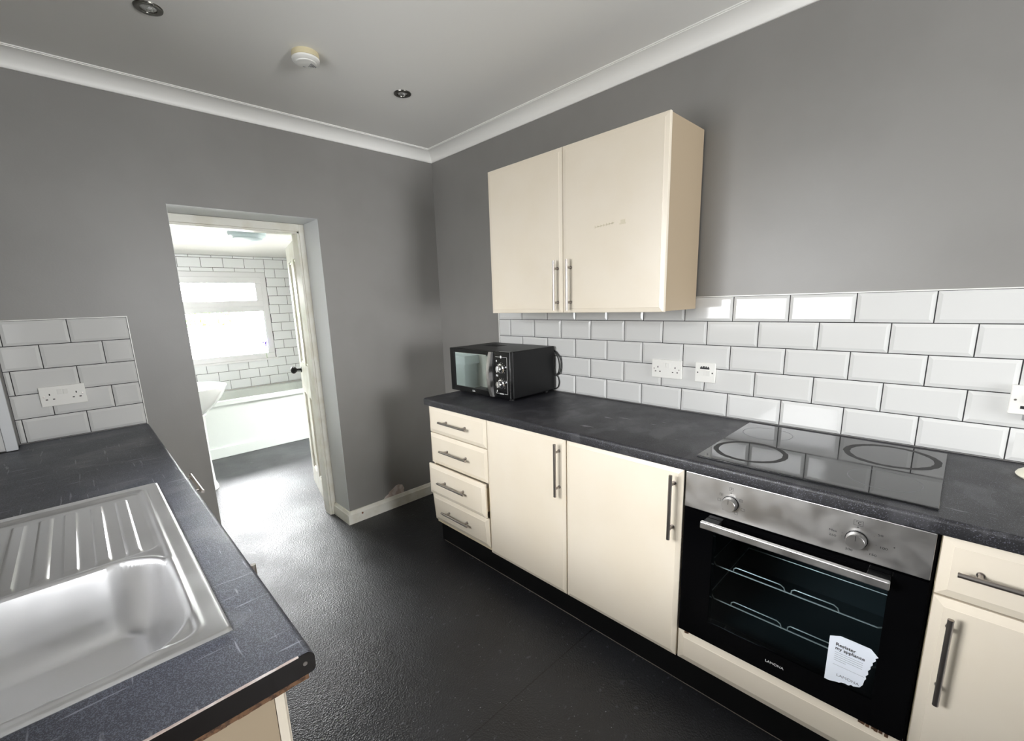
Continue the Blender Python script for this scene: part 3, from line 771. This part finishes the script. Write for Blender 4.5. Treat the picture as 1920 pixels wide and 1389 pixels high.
# ------------------------------------------------------------------ wall cabinets
XW = -.308
for (y0, y1, hyy, lab) in ((-1.3965, -.905, -1.370, 'cream wall cupboard, the left one of the pair above the microwave'),
                           (-1.896, -1.398, -1.446, 'cream wall cupboard, the right one of the pair, with faint sticker residue')):
    z0, z1 = 1.377, 2.092
    wc = empty('wall_cabinet', (-.15, (y0+y1)/2, z0), lab, 'wall cabinet', 'pair of cream wall cupboards')
    b = MB(); t = .016; xf = XW+.019
    b.box(xf, -.0095, y0, y0+t, z0, z1); b.box(xf, -.0095, y1-t, y1, z0, z1)
    b.box(xf, -.0095, y0+t, y1-t, z0, z0+t); b.box(xf, -.0095, y0+t, y1-t, z1-t, z1); b.box(-.0155, -.0095, y0+t, y1-t, z0+t, z1-t)
    build('carcass', b, 'beige_panel', wc)
    dr = build('door', front(MB(), XW, y0-.001, y1-.0015, z0-.003, z1+.003, cham=.018, drop=.003), 'cream', wc)
    bar_handle(dr, XW, 'z', hyy, 1.386, 1.613)
    if y0 < -1.5:
        xx = XW-.0004
        for k in range(7): yy = -1.575-.014*k; build('sticker_residue', MB().box(xx, XW, yy-.010, yy, 1.731+.001*k, 1.735+.001*k).box(xx, XW, yy-.003, yy, 1.727+.001*k, 1.739+.001*k), 'residue', dr)
        build('sticker_residue', MB().box(xx, XW, -1.725, -1.695, 1.728, 1.734).box(xx, XW, -1.722, -1.700, 1.733, 1.746), 'residue', dr)
    build('end_shadow_gap', MB().box(xf-.0015, xf+.001, y0+.0005, y0+.002, z0, z1), 'hole', wc) if False else None

# ------------------------------------------------------------------ microwave
mw = empty('microwave', (-.378, -.858, W), 'black microwave with chrome knobs at the far end of the right worktop', 'microwave', rotz=0)
# local: +x into the wall, y along the run; front face at x=0
hw = .252
b = MB(); b.box(.012, .350, -hw, hw, .016, .268, .004)
build('body', b, 'black_satin', mw, local=True)
for x in (.04, .32):
    for y in (-.21, .21): build('foot', MB().lathe([(0, 0), (.014, 0), (.016, .016), (0, .016)], (x, y, 0), 14), 'rubber', mw, local=True)
b = MB()      # top vents
for i in range(9): b.box(.16+.0*i, .25, .03+i*.014, .037+i*.014, .2678, .2686)
build('vent', b, 'hole', mw, local=True)
# door (far 3/4 of the front) with mirrored window
dyr = -.128   # boundary between the door and the control panel (camera side is -y)
b = MB(); wy0, wy1, wz0, wz1 = -.108, .214, .046, .244
b.box(-.012, .012, wy1, hw, .016, .268, .003); b.box(-.012, .012, dyr, wy0, .016, .268, .003)
b.box(-.012, .012, wy0-.002, wy1+.002, wz1, .268, .002); b.box(-.012, .012, wy0-.002, wy1+.002, .016, wz0, .002)
md = build('door', b, 'black_satin', mw, local=True)
build('window', MB().box(-.006, -.002, wy0-.002, wy1+.002, wz0-.002, wz1+.002), 'mirror_glass', md, local=True)
b = MB(); n = 18; A_ = []
for i in range(n+1):
    t = i/n; z = .020+.243*t; bow = .016*(1-(2*t-1)**2)
    yb = -.116+.008*(1-(2*t-1)**2)
    A_.append([b.b.verts.new(v) for v in ((-.012-bow-.010, yb-.011, z), (-.012-bow-.012, yb+.002, z), (-.012-bow-.009, yb+.013, z), (-.010, yb+.012, z), (-.010, yb-.012, z))])
for P_, Q_ in zip(A_, A_[1:]):
    for k in range(5): b.b.faces.new((P_[k], P_[(k+1) % 5], Q_[(k+1) % 5], Q_[k]))
b.b.faces.new(A_[0][::-1]); b.b.faces.new(A_[-1])
build('handle', b, 'steel', md, local=True, smooth=True, label='curved silver handle')
cp2 = build('control_panel', MB().box(-.010, .012, -hw, dyr-.001, .016, .268, .003), 'black_gloss', mw, local=True)
def mtext(s, size, y, z, m='print_white', xs=1): return text('printed_marks', s, size, faceX(-.0102, y, z), m, cp2, xs=xs)
for z in (.178, .095):
    b = MB().lathe([(0, 0), (.026, 0), (.026, -.003), (.022, -.004), (.0185, -.006), (.0175, -.024), (.016, -.027), (0, -.027)], (-.010, -.186, z), 32, 'x')
    k_ = build('control_knob', b, 'chrome', cp2, local=True, smooth=True)
    build('grip', MB().box(-.044, -.036, -.1895, -.1825, z-.017, z+.017, .0025), 'chrome', k_, local=True)
    for i in range(11):
        a = math.radians(-130+26*i); b = MB().box(-.0104, -.010, -.186-.0312*math.sin(a)-.0007, -.186-.0312*math.sin(a)+.0007, z+.0312*math.cos(a)-.0014, z+.0312*math.cos(a)+.0014)
        build('dial_tick', b, 'print_white', cp2, local=True)
fy0, fy1, fz0, fz1 = -.232, -.143, .042, .240
def pg(b, p_=cp2): build('printed_mark', b, 'print_white', p_, local=True)
pg(MB().box(-.0104, -.010, fy0, fy0+.0012, fz0, fz1).box(-.0104, -.010, fy0, fy0+.025, fz0, fz0+.0012).box(-.0104, -.010, fy0, fy0+.034, fz1-.0012, fz1))
pg(MB().box(-.0104, -.010, fy1-.0012, fy1, fz0, fz0+.012).box(-.0104, -.010, fy1-.022, fy1, fz0, fz0+.0012))
pg(MB().box(-.0104, -.010, fy1-.034, fy1, fz1-.0012, fz1)); pg(MB().lathe([(0, -.0006), (.006, -.0004), (.007, 0)], (-.010, -.186, fz1), 16, 'x'))
for (y, z) in ((-.152, .218), (-.152, .055), (-.150, .140), (-.158, .139)): pg(MB().box(-.0104, -.010, y-.003, y+.003, z-.006, z+.004))
for q in range(6): pg(MB().box(-.0106, -.010, -.170-.0055*q-.0035, -.170-.0055*q, .039, .0455-.0012*(q % 2)))
for q in range(4): pg(MB().box(-.0126, -.012, .055-.006*q-.004, .055-.006*q, .026, .035-.003*(q % 2)), md)
# power cord looped between the back and the wall
def bez(pts, n=10):
    out = []
    for i in range(len(pts)-1):
        p0 = Vector(pts[max(i-1, 0)]); p1 = Vector(pts[i]); p2 = Vector(pts[i+1]); p3 = Vector(pts[min(i+2, len(pts)-1)])
        for k in range(n):
            t = k/n; out.append(.5*((2*p1)+(-p0+p2)*t+(2*p0-5*p1+4*p2-p3)*t*t+(-p0+3*p1-3*p2+p3)*t**3))
    out.append(Vector(pts[-1])); return out
b = MB()
for (s, oy) in ((.0, 0), (.006, .014)):
    b.tube(bez([(.351, -.20, .235), (.361, -.245+s, .240), (.362, -.285+oy, .20-s), (.362, -.292+oy, .145), (.361, -.27+s, .105), (.352, -.225, .10)]), .0032, 8)
b.tube(bez([(.351, -.22, .10), (.361, -.262, .095), (.362, -.276, .060), (.361, -.262, .025), (.352, -.215, .012)]), .0032, 8)
build('power_cord', b, 'rubber', mw, local=True, smooth=True)

# ------------------------------------------------------------------ sockets and switches (local: X right, Y up, Z out)
def plate_root(name, loc, facing, label, cat):
    o = empty(name, loc, label, cat)
    if facing == '-x': R3 = Matrix(((0, 0, -1), (-1, 0, 0), (0, 1, 0)))
    else: R3 = Matrix(((1, 0, 0), (0, 0, -1), (0, 1, 0)))
    o.rotation_euler = R3.to_euler(); return o
def screws(o, xs_, z, mm='handle'):
    for x in xs_: build('screw', MB().lathe([(0, z+.0006), (.003, z+.0004), (.0034, z-.001)], (x, 0, 0), 12).box(-.0028+x, .0028+x, -.0004, .0004, z+.0004, z+.0007), mm, o, local=True)
def double_socket(loc, facing, label, d=.010):
    o = plate_root('double_socket', loc, facing, label, 'socket')
    build('faceplate', MB().box(-.0725, .0725, -.0425, .0425, 0, d, .0018), 'white_plastic', o, local=True)
    for x in (-.0095, .0095):
        b = MB(); m4 = Matrix.Translation((x, .017, d)) @ Matrix.Rotation(.09, 4, 'X'); b.box(-.0075, .0075, -.011, .011, -.002, .0022, .0006, 1, m4)
        build('rocker_switch', b, 'white_plastic', o, local=True)
    for c in (-.042, .042):
        for q in ((c-.002, c+.002, .004, .012), (c-.0145, c-.0075, -.0150, -.0108), (c+.0075, c+.0145, -.0150, -.0108)):
            build('pin_hole', MB().box(*q, d-.001, d+.0002), 'hole', o, local=True)
    screws(o, (-.0605, .0605), d)
    return o
double_socket((-.0078, -1.778, 1.100), '-x', 'white double socket on the tiles of the right wall')
double_socket((-2.058, -.0078, 1.099), '-y', 'white double socket on the small tiled panel at the left')
o = plate_root('switched_outlet', (-.0078, -1.956, 1.099), '-x', 'small square white switch with a black mark, right of the double socket', 'switch')
d = .010
build('faceplate', MB().box(-.043, .043, -.043, .043, 0, d, .0018), 'white_plastic', o, local=True)
b = MB(); b.box(-.0085, .0085, -.0125, .0125, -.002, .0032, .0008, 1, Matrix.Translation((.0135, -.001, d)) @ Matrix.Rotation(.12, 4, 'X'))
build('rocker_switch', b, 'white_plastic', o, local=True)
build('fuse_carrier', MB().box(-.022, -.0035, -.013, .012, d-.001, d+.0008, .0005, 1), 'white_plastic', o, local=True)
b = MB(); b.box(-.022, .018, .0155, .0235, d, d+.0006)
for (u, v, w_) in ((-.016, .0235, .006), (-.006, .025, .008), (.004, .0245, .006), (.013, .0235, .005)): b.box(u-w_/2, u+w_/2, .023, v+.004, d, d+.0006)
build('black_label', b, 'print_black', o, local=True)
screws(o, (-.0315, .0315), d, 'black_satin')
o = plate_root('cooker_switch', (-.0078, -2.889, 1.103), '-x', 'square white cooker switch plate cut by the right edge of the frame', 'switch')
build('faceplate', MB().box(-.043, .043, -.043, .043, 0, .014, .0025), 'white_plastic', o, local=True)
b = MB(); b.box(-.020, -.008, -.026, -.017, .014, .0146); b.box(-.004, .006, -.024, -.019, .014, .0146); b.box(.009, .018, -.026, -.017, .014, .0146)
build('black_label', b, 'print_black', o, local=True)
build('rocker_switch', MB().box(-.010, .010, -.010, .016, .012, .018, .001), 'white_plastic', o, local=True)
screws(o, (-.032, .032), .014)
build('cable_gland', MB().lathe([(0, 0), (.008, 0), (.008, .02), (0, .02)], (-.004, -.0605, .004), 14, 'y'), 'grey_plastic', o, local=True)

# cream round base on the worktop, right edge
cr = empty('kettle_base', (-.125, -2.945, W), 'round cream appliance base on the worktop at the right edge of the frame', 'appliance base')
build('base', MB().lathe([(0, 0), (.066, 0), (.069, .004), (.066, .010), (.052, .020), (.030, .024), (0, .025)], (-.125, -2.945, W), 40), 'ivory_plastic', cr, smooth=True)
build('contact', MB().lathe([(0, .026), (.018, .026), (.020, .018), (.024, .018)], (-.125, -2.945, W), 24), 'grey_plastic', cr, smooth=True)

# ------------------------------------------------------------------ ceiling fittings
def downlight(x, y, label):
    o = empty('downlight', (x, y, CEIL), label, 'light', 'recessed ceiling downlights')
    build('bezel', MB().lathe([(.024, 0.0), (.025, -.004), (.034, -.0055), (.041, -.0035), (.0425, 0.0)], (x, y, CEIL), 40), 'dark_chrome', o, smooth=True)
    build('lamp', MB().lathe([(.0245, -.001), (.018, -.003), (0, -.0035)], (x, y, CEIL), 28), 'lens', o, smooth=True)
    build('lamp_chip', MB().box(x-.002, x+.008, y-.012, y-.004, CEIL-.0046, CEIL-.003), 'print_white', o)
downlight(-1.622, -.668, 'recessed dark chrome downlight, the left one at the top edge of the photo')
downlight(-.630, -.663, 'recessed dark chrome downlight, the right one nearer the corner')
sa = empty('smoke_alarm', (-1.12, -.722, CEIL), 'round white smoke alarm with a yellowed base between the downlights', 'smoke alarm')
build('base', MB().lathe([(0, 0), (.052, 0), (.0525, -.003), (.0525, -.019), (.050, -.020), (0, -.02)], (-1.12, -.722, CEIL), 40), 'yellow_plastic', sa, smooth=True)
build('cover', MB().lathe([(.0500, -.020), (.0535, -.022), (.053, -.028), (.046, -.034), (.040, -.0350), (.038, -.0385), (.01, -.041), (0, -.041)], (-1.12, -.722, CEIL), 40), 'white_plastic', sa, smooth=True)
b = MB()
for i in range(5): b.box(-1.108+.006*i, -1.106+.006*i, -.742+.003*i, -.712-.002*i, CEIL-.0418, CEIL-.0398)
b.box(-1.126, -1.116, -.702, -.699, CEIL-.0412, CEIL-.0395)
build('vent_slots', b, 'grey_plastic', sa)

# ------------------------------------------------------------------ left run: worktop with a hole for the sink, cabinets, sink
SX0, SX1, SY0, SY1 = -2.352, -1.868, -1.932, -1.004
LXF = -1.788; LY0 = -2.072
hx0_, hx1_, hy0_, hy1_ = SX0+.012, SX1-.012, SY0+.012, SY1-.012
def profile_strip(x0, x1, y0, y1, front_edge):
    b = MB()
    if not front_edge: b.box(x0, x1, y0, y1, .870, W); return b
    r = .011; pts = [(x0, .870), (x1-.002, .870)]
    for i in range(5): a = i/4*PI/2; pts.append((x1-.003+.003*math.sin(a), .873-.003*math.cos(a)))
    for i in range(9): a = i/8*PI/2; pts.append((x1-r+r*math.cos(a), W-r+r*math.sin(a)))
    pts.append((x0, W)); b.prism(pts, 'y', y0, y1); return b
b = MB(); r = .011
pts = [(hx1_, .870), (LXF-.002, .870)]
for i in range(5): a = i/4*PI/2; pts.append((LXF-.003+.003*math.sin(a), .873-.003*math.cos(a)))
for i in range(9): a = i/8*PI/2; pts.append((LXF-r+r*math.cos(a), W-r+r*math.sin(a)))
pts.append((hx1_, W)); b.prism(pts, 'y', LY0, -.001)
b.box(XL+.001, hx0_, LY0, -.106, .870, W); b.box(hx0_, hx1_, LY0, hy0_, .870, W); b.box(hx0_, hx1_, hy1_, -.106, .870, W); b.box(-2.22, hx1_, -.106, -.001, .870, W)
lw = tag(build('worktop', b, 'worktop_worn_sheen', smooth=True), 'worn charcoal worktop on the left holding the steel sink', 'worktop')
# end strip
r = .011
prof_ = [(XL+.001, .872), (LXF-.008, .872)]
for i in range(7): a = -PI/2+i/6*PI/2; prof_.append((LXF-.008+.008*math.cos(a), .880+.008*math.sin(a)))
for i in range(9): a = i/8*PI/2; prof_.append((LXF-r+r*math.cos(a), W-.0012-r+r*math.sin(a)))
prof_.append((XL+.001, W-.0012))
build('end_strip', MB().prism(prof_, 'y', LY0-.0025, LY0), 'black_edge', lw, label='black edging strip')
build('screw', MB().lathe([(0, -.0012), (.003, -.001), (.0036, 0)], (-1.803, LY0-.0025, .892), 12, 'y'), 'handle', lw)
b = MB()   # swollen chipboard showing under the strip
n = 40
for i in range(n):
    xa = XL+.02+(LXF-.012-XL-.02)*i/n; xb_ = XL+.02+(LXF-.012-XL-.02)*(i+1)/n
    b.box(xa, xb_, LY0-.0015, LY0+.004, .864-.0015*random.random(), .8725)
build('swollen_core', b, 'chip', lw, label='bare brown chipboard along the underside')
b = MB()   # chipped white line on the top arris
for i in range(60):
    xa = XL+.03+(LXF-.014-XL-.03)*i/60
    if random.random() < .985: b.box(xa, xa+(LXF-.014-XL-.03)/60, LY0-.0026, LY0+.0006+.0009*random.random(), W-.0014, W+.0003)
build('chipped_edge', b, 'plaster', lw)

# base cabinets, left run (fronts face +x)
LFX = -1.831
def lcarcass(root, y0, y1, endp=False):
    b = MB(); t = .016; xb, xf = XL+.004, LFX-.019
    b.box(xb, xf, y0, y0+t, .14, .868); b.box(xb, xf, y1-t, y1, .14, .868); b.box(xb, xf, y0+t, y1-t, .14, .156); b.box(xb, xb+.006, y0+t, y1-t, .156, .868)
    return build('carcass', b, 'beige_panel', root)
lc = empty('sink_cabinet', (-2.1, -1.568, 0), 'beige sink base cabinet under the near end of the left worktop', 'cabinet'); lcarcass(lc, -2.062, -1.074)
# its door stands slightly ajar, hinged at the near end
b = front(MB(), 0, 0, .494, .143, .864, out=1); 
R_ = Matrix.Translation((LFX, -2.063, 0)) @ Matrix.Rotation(-math.radians(4.6), 4, 'Z')
bmesh.ops.transform(b.b, matrix=R_, verts=b.b.verts); dd = build('door', b, 'cream', lc, label='cream door left slightly ajar')
b = MB(); b.cyl((.034, .465, .60), (.034, .465, .835), .006, 16)
for t in (.636, .80): b.cyl((0, .465, t), (.034, .465, t), .005, 10)
bmesh.ops.transform(b.b, matrix=R_, verts=b.b.verts); build('handle', b, 'handle', dd, smooth=True)
dd = build('door', front(MB(), LFX, -1.566, -1.076, .143, .864, out=1), 'cream', lc); bar_handle(dd, LFX, 'z', -1.11, .61, .845, out=1)
lc = empty('base_cabinet', (-2.1, -.77, 0), 'cream base cabinet against the far wall on the left, its drawer pulled out', 'cabinet'); lcarcass(lc, -1.072, -.474)
dd = build('drawer', front(MB(), LFX+.061, -1.07, -.476, .711, .864, out=1).box(XL+.1, LFX+.043, -1.04, -.50, .73, .84), 'cream', lc); bar_handle(dd, LFX+.061, 'y', .80, -.885, -.65, out=1)
build('door', front(MB(), LFX, -1.07, -.476, .143, .706, out=1), 'cream', lc)
tag(build('plinth', MB().box(-1.885, -1.870, -2.05, -.02, 0, .139), 'black_plinth'), 'black plinth board below the left-hand units', 'plinth')
tag(build('filler_panel', MB().box(LFX-.02, LFX-.002, -.472, -.02, 0, .866), 'cream'), 'cream filler panel between the left units and the far wall', 'panel')

# sink
sk = empty('kitchen_sink', (-2.11, -1.468, W), 'stainless steel inset sink with a ribbed drainer in the left worktop', 'sink')
BX0, BX1, BY0, BY1 = -2.318, -1.918, -1.905, -1.518
def sdr(x, y, x0, x1, y0, y1, r):
    cx, cy = (x0+x1)/2, (y0+y1)/2; qx, qy = abs(x-cx)-((x1-x0)/2-r), abs(y-cy)-((y1-y0)/2-r)
    return r-(math.hypot(max(qx, 0), max(qy, 0))+min(max(qx, qy), 0))
def ss(t): t = max(0, min(1, t)); return t*t*(3-2*t)
rib_x = [-1.951, -2.003, -2.055, -2.102, -2.151, -2.200, -2.25, -2.30]
def sinkz(x, y):
    z = W+.0045
    de = sdr(x, y, SX0, SX1, SY0, SY1, .012)
    z -= .0035*(1-ss(de/.004))
    # pressed inner field
    di = sdr(x, y, SX0+.038, SX1-.037, SY0+.024, SY1-.036, .03)
    z += .0016*ss(1-abs(di-.0)/.008) - .0035*ss((di-.004)/.008)
    db = sdr(x, y, BX0, BX1, BY0, BY1, .098)
    if y > BY1-.0:      # drainer field
        dd_ = sdr(x, y, SX0+.05, SX1-.05, BY1+.018, SY1-.055, .02)
        z -= .002*ss(dd_/.006)
        for rx in rib_x:
            w_ = .0115
            if abs(x-rx+.011) < w_+.006 and -1.497 < y < -1.086:
                e_ = min(1, (y+1.497)/.02, (-1.086-y)/.02)
                z += .0042*ss((w_+.003-abs(x-rx+.011))/.005)*e_
    if db > -.012: z -= .0012*ss(1-abs(db+.004)/.008)*0
    z -= .003*ss((db+.006)/.006)
    if db > 0:
        t = min(1, db/.058); z -= .003*min(1, db/.006)+.140*(1-(1-t)**2.0)
    z += .0018*ss(1-abs(db+.010)/.008)
    dr_ = math.hypot(x-(BX0+BX1)/2+.0, y-(BY0+BY1)/2)
    if db > .05: z -= .006*(1-min(1, dr_/.15))
    return z
b = MB(); nx, ny = 170, 320; G = []
for i in range(nx+1):
    x = SX0+(SX1-SX0)*i/nx
    G.append([b.b.verts.new((x, SY0+(SY1-SY0)*j/ny, sinkz(x, SY0+(SY1-SY0)*j/ny))) for j in range(ny+1)])
for i in range(nx):
    for j in range(ny): b.b.faces.new((G[i][j], G[i+1][j], G[i+1][j+1], G[i][j+1]))
ed = [G[i][0] for i in range(nx+1)]+[G[nx][j] for j in range(1, ny+1)]+[G[i][ny] for i in range(nx-1, -1, -1)]+[G[0][j] for j in range(ny-1, 0, -1)]
dn = [b.b.verts.new((v.co.x, v.co.y, W+.0002)) for v in ed]
for i in range(len(ed)): j = (i+1) % len(ed); b.b.faces.new((ed[i], ed[j], dn[j], dn[i]))
build('basin', b, 'sink', sk, smooth=True)
cx, cy = (BX0+BX1)/2, (BY0+BY1)/2; zb = sinkz(cx, cy)
build('waste_strainer', MB().lathe([(.046, .0005), (.045, .003), (.036, .0035), (.030, -.001), (.012, -.0012), (.010, .004), (0, .005)], (cx, cy, zb), 36), 'chrome', sk, smooth=True)
build('sink_bowl_underside', MB().box(BX0+.05, BX1-.05, BY0+.05, BY1-.05, zb-.03, zb-.02), 'sink', sk)

# ------------------------------------------------------------------ light
wd = bpy.data.worlds.new('overcast_sky'); SC.world = wd; wd.use_nodes = True
# bright overcast sky, brightest towards +y (behind the bathroom), as thin cloud around a hidden sun
nt = wd.node_tree; N = nt.nodes; L = nt.links; bg = N['Background']
bg.inputs['Color'].default_value = (.975, .988, 1.0, 1)
tc = N.new('ShaderNodeTexCoord'); sx = N.new('ShaderNodeSeparateXYZ'); L.new(tc.outputs['Generated'], sx.inputs[0])
r = N.new('ShaderNodeMapRange'); r.interpolation_type = 'SMOOTHSTEP'
SKY_W, SKY_N, SKY_S, SKY_Z = 21.0, 74.0, 38.0, 120.0
r.inputs['From Min'].default_value = .1; r.inputs['From Max'].default_value = .8; r.inputs['To Min'].default_value = 0; r.inputs['To Max'].default_value = SKY_N-SKY_W
L.new(sx.outputs['Y'], r.inputs['Value'])
r2 = N.new('ShaderNodeMapRange'); r2.interpolation_type = 'SMOOTHSTEP'
r2.inputs['From Min'].default_value = -.8; r2.inputs['From Max'].default_value = -.1; r2.inputs['To Min'].default_value = SKY_S; r2.inputs['To Max'].default_value = SKY_W
L.new(sx.outputs['Y'], r2.inputs['Value'])
ad = N.new('ShaderNodeMath'); L.new(r.outputs['Result'], ad.inputs[0]); L.new(r2.outputs['Result'], ad.inputs[1]); 
r3 = N.new('ShaderNodeMapRange'); r3.interpolation_type = 'SMOOTHSTEP'   # brighter zenith
r3.inputs['From Min'].default_value = .6; r3.inputs['From Max'].default_value = .9; r3.inputs['To Min'].default_value = 0; r3.inputs['To Max'].default_value = SKY_Z
L.new(sx.outputs['Z'], r3.inputs['Value']); ad2 = N.new('ShaderNodeMath'); L.new(ad.outputs[0], ad2.inputs[0]); L.new(r3.outputs['Result'], ad2.inputs[1])

r4 = N.new('ShaderNodeMapRange'); r4.inputs['From Min'].default_value = -.25; r4.inputs['From Max'].default_value = .45; r4.inputs['To Min'].default_value = .42; r4.inputs['To Max'].default_value = 1.32
L.new(sx.outputs['Z'], r4.inputs['Value'])
r5 = N.new('ShaderNodeMapRange'); r5.inputs['From Min'].default_value = -.2; r5.inputs['From Max'].default_value = -.8; L.new(sx.outputs['Y'], r5.inputs['Value'])   # south side kept bright below the horizon, added to light the ceiling
mxg = N.new('ShaderNodeMath'); mxg.operation = 'MAXIMUM'; L.new(r4.outputs['Result'], mxg.inputs[0]); L.new(r5.outputs['Result'], mxg.inputs[1])
mg = N.new('ShaderNodeMath'); mg.operation = 'MULTIPLY'; L.new(ad2.outputs[0], mg.inputs[0]); L.new(mxg.outputs[0], mg.inputs[1])
L.new(mg.outputs[0], bg.inputs['Strength'])
def portal(name, loc, rot, sx_, sy_):
    l = bpy.data.lights.new(name, 'AREA'); l.shape = 'RECTANGLE'; l.size = sx_; l.size_y = sy_; l.cycles.is_portal = True
    o = bpy.data.objects.new(name, l); COL.objects.link(o); o.location = loc; o.rotation_euler = rot
portal('window_portal', (XL-.16, (KY0+KY1)/2, (KZ0+KZ1)/2), (0, -PI/2, 0), KZ1-KZ0, KY1-KY0)
portal('window_portal', ((QX0+QX1)/2, YB-.13, (QZ0+QZ1)/2), (PI/2, 0, 0), QX1-QX0, QZ1-QZ0)
portal('window_portal', ((RX0+RX1)/2, (RY0+RY1)/2, BC+.14), (0, 0, 0), RX1-RX0, RY1-RY0)
portal('window_portal', ((WX0+WX1)/2, BY+.10, (WZ0+WZ1)/2), (-PI/2, 0, 0), WX1-WX0, WZ1-WZ0)

# ------------------------------------------------------------------ camera (calibrated from the tile grid)
cam = bpy.data.cameras.new('camera'); co = bpy.data.objects.new('camera', cam); COL.objects.link(co); SC.camera = co
yaw, pitch, roll = 0.762418, -0.198322, -0.034162
F = Vector((math.sin(yaw)*math.cos(pitch), math.cos(yaw)*math.cos(pitch), math.sin(pitch)))
R0 = Vector((math.cos(yaw), -math.sin(yaw), 0)); U0 = R0.cross(F)
Rv = math.cos(roll)*R0+math.sin(roll)*U0; Uv = -math.sin(roll)*R0+math.cos(roll)*U0
co.matrix_world = Matrix(((Rv.x, Uv.x, -F.x, -1.97948), (Rv.y, Uv.y, -F.y, -2.73241), (Rv.z, Uv.z, -F.z, 1.43837), (0, 0, 0, 1)))
cam.sensor_width = 36; cam.lens = 830.0269*36/1920; cam.shift_x = 0.007205; cam.shift_y = 0.018913
cam.clip_start = .02

SC.view_settings.view_transform = 'Standard'; SC.view_settings.look = 'None'
SC.view_settings.gamma = 1; SC.view_settings.use_curve_mapping = False
SC.view_settings.exposure = 0.0
SC.cycles.max_bounces = 10; SC.cycles.diffuse_bounces = 6; SC.cycles.glossy_bounces = 5; SC.cycles.transparent_max_bounces = 12
SC.cycles.sample_clamp_indirect = 8; SC.cycles.use_denoising = True; SC.cycles.caustics_reflective = False; SC.cycles.caustics_refractive = False
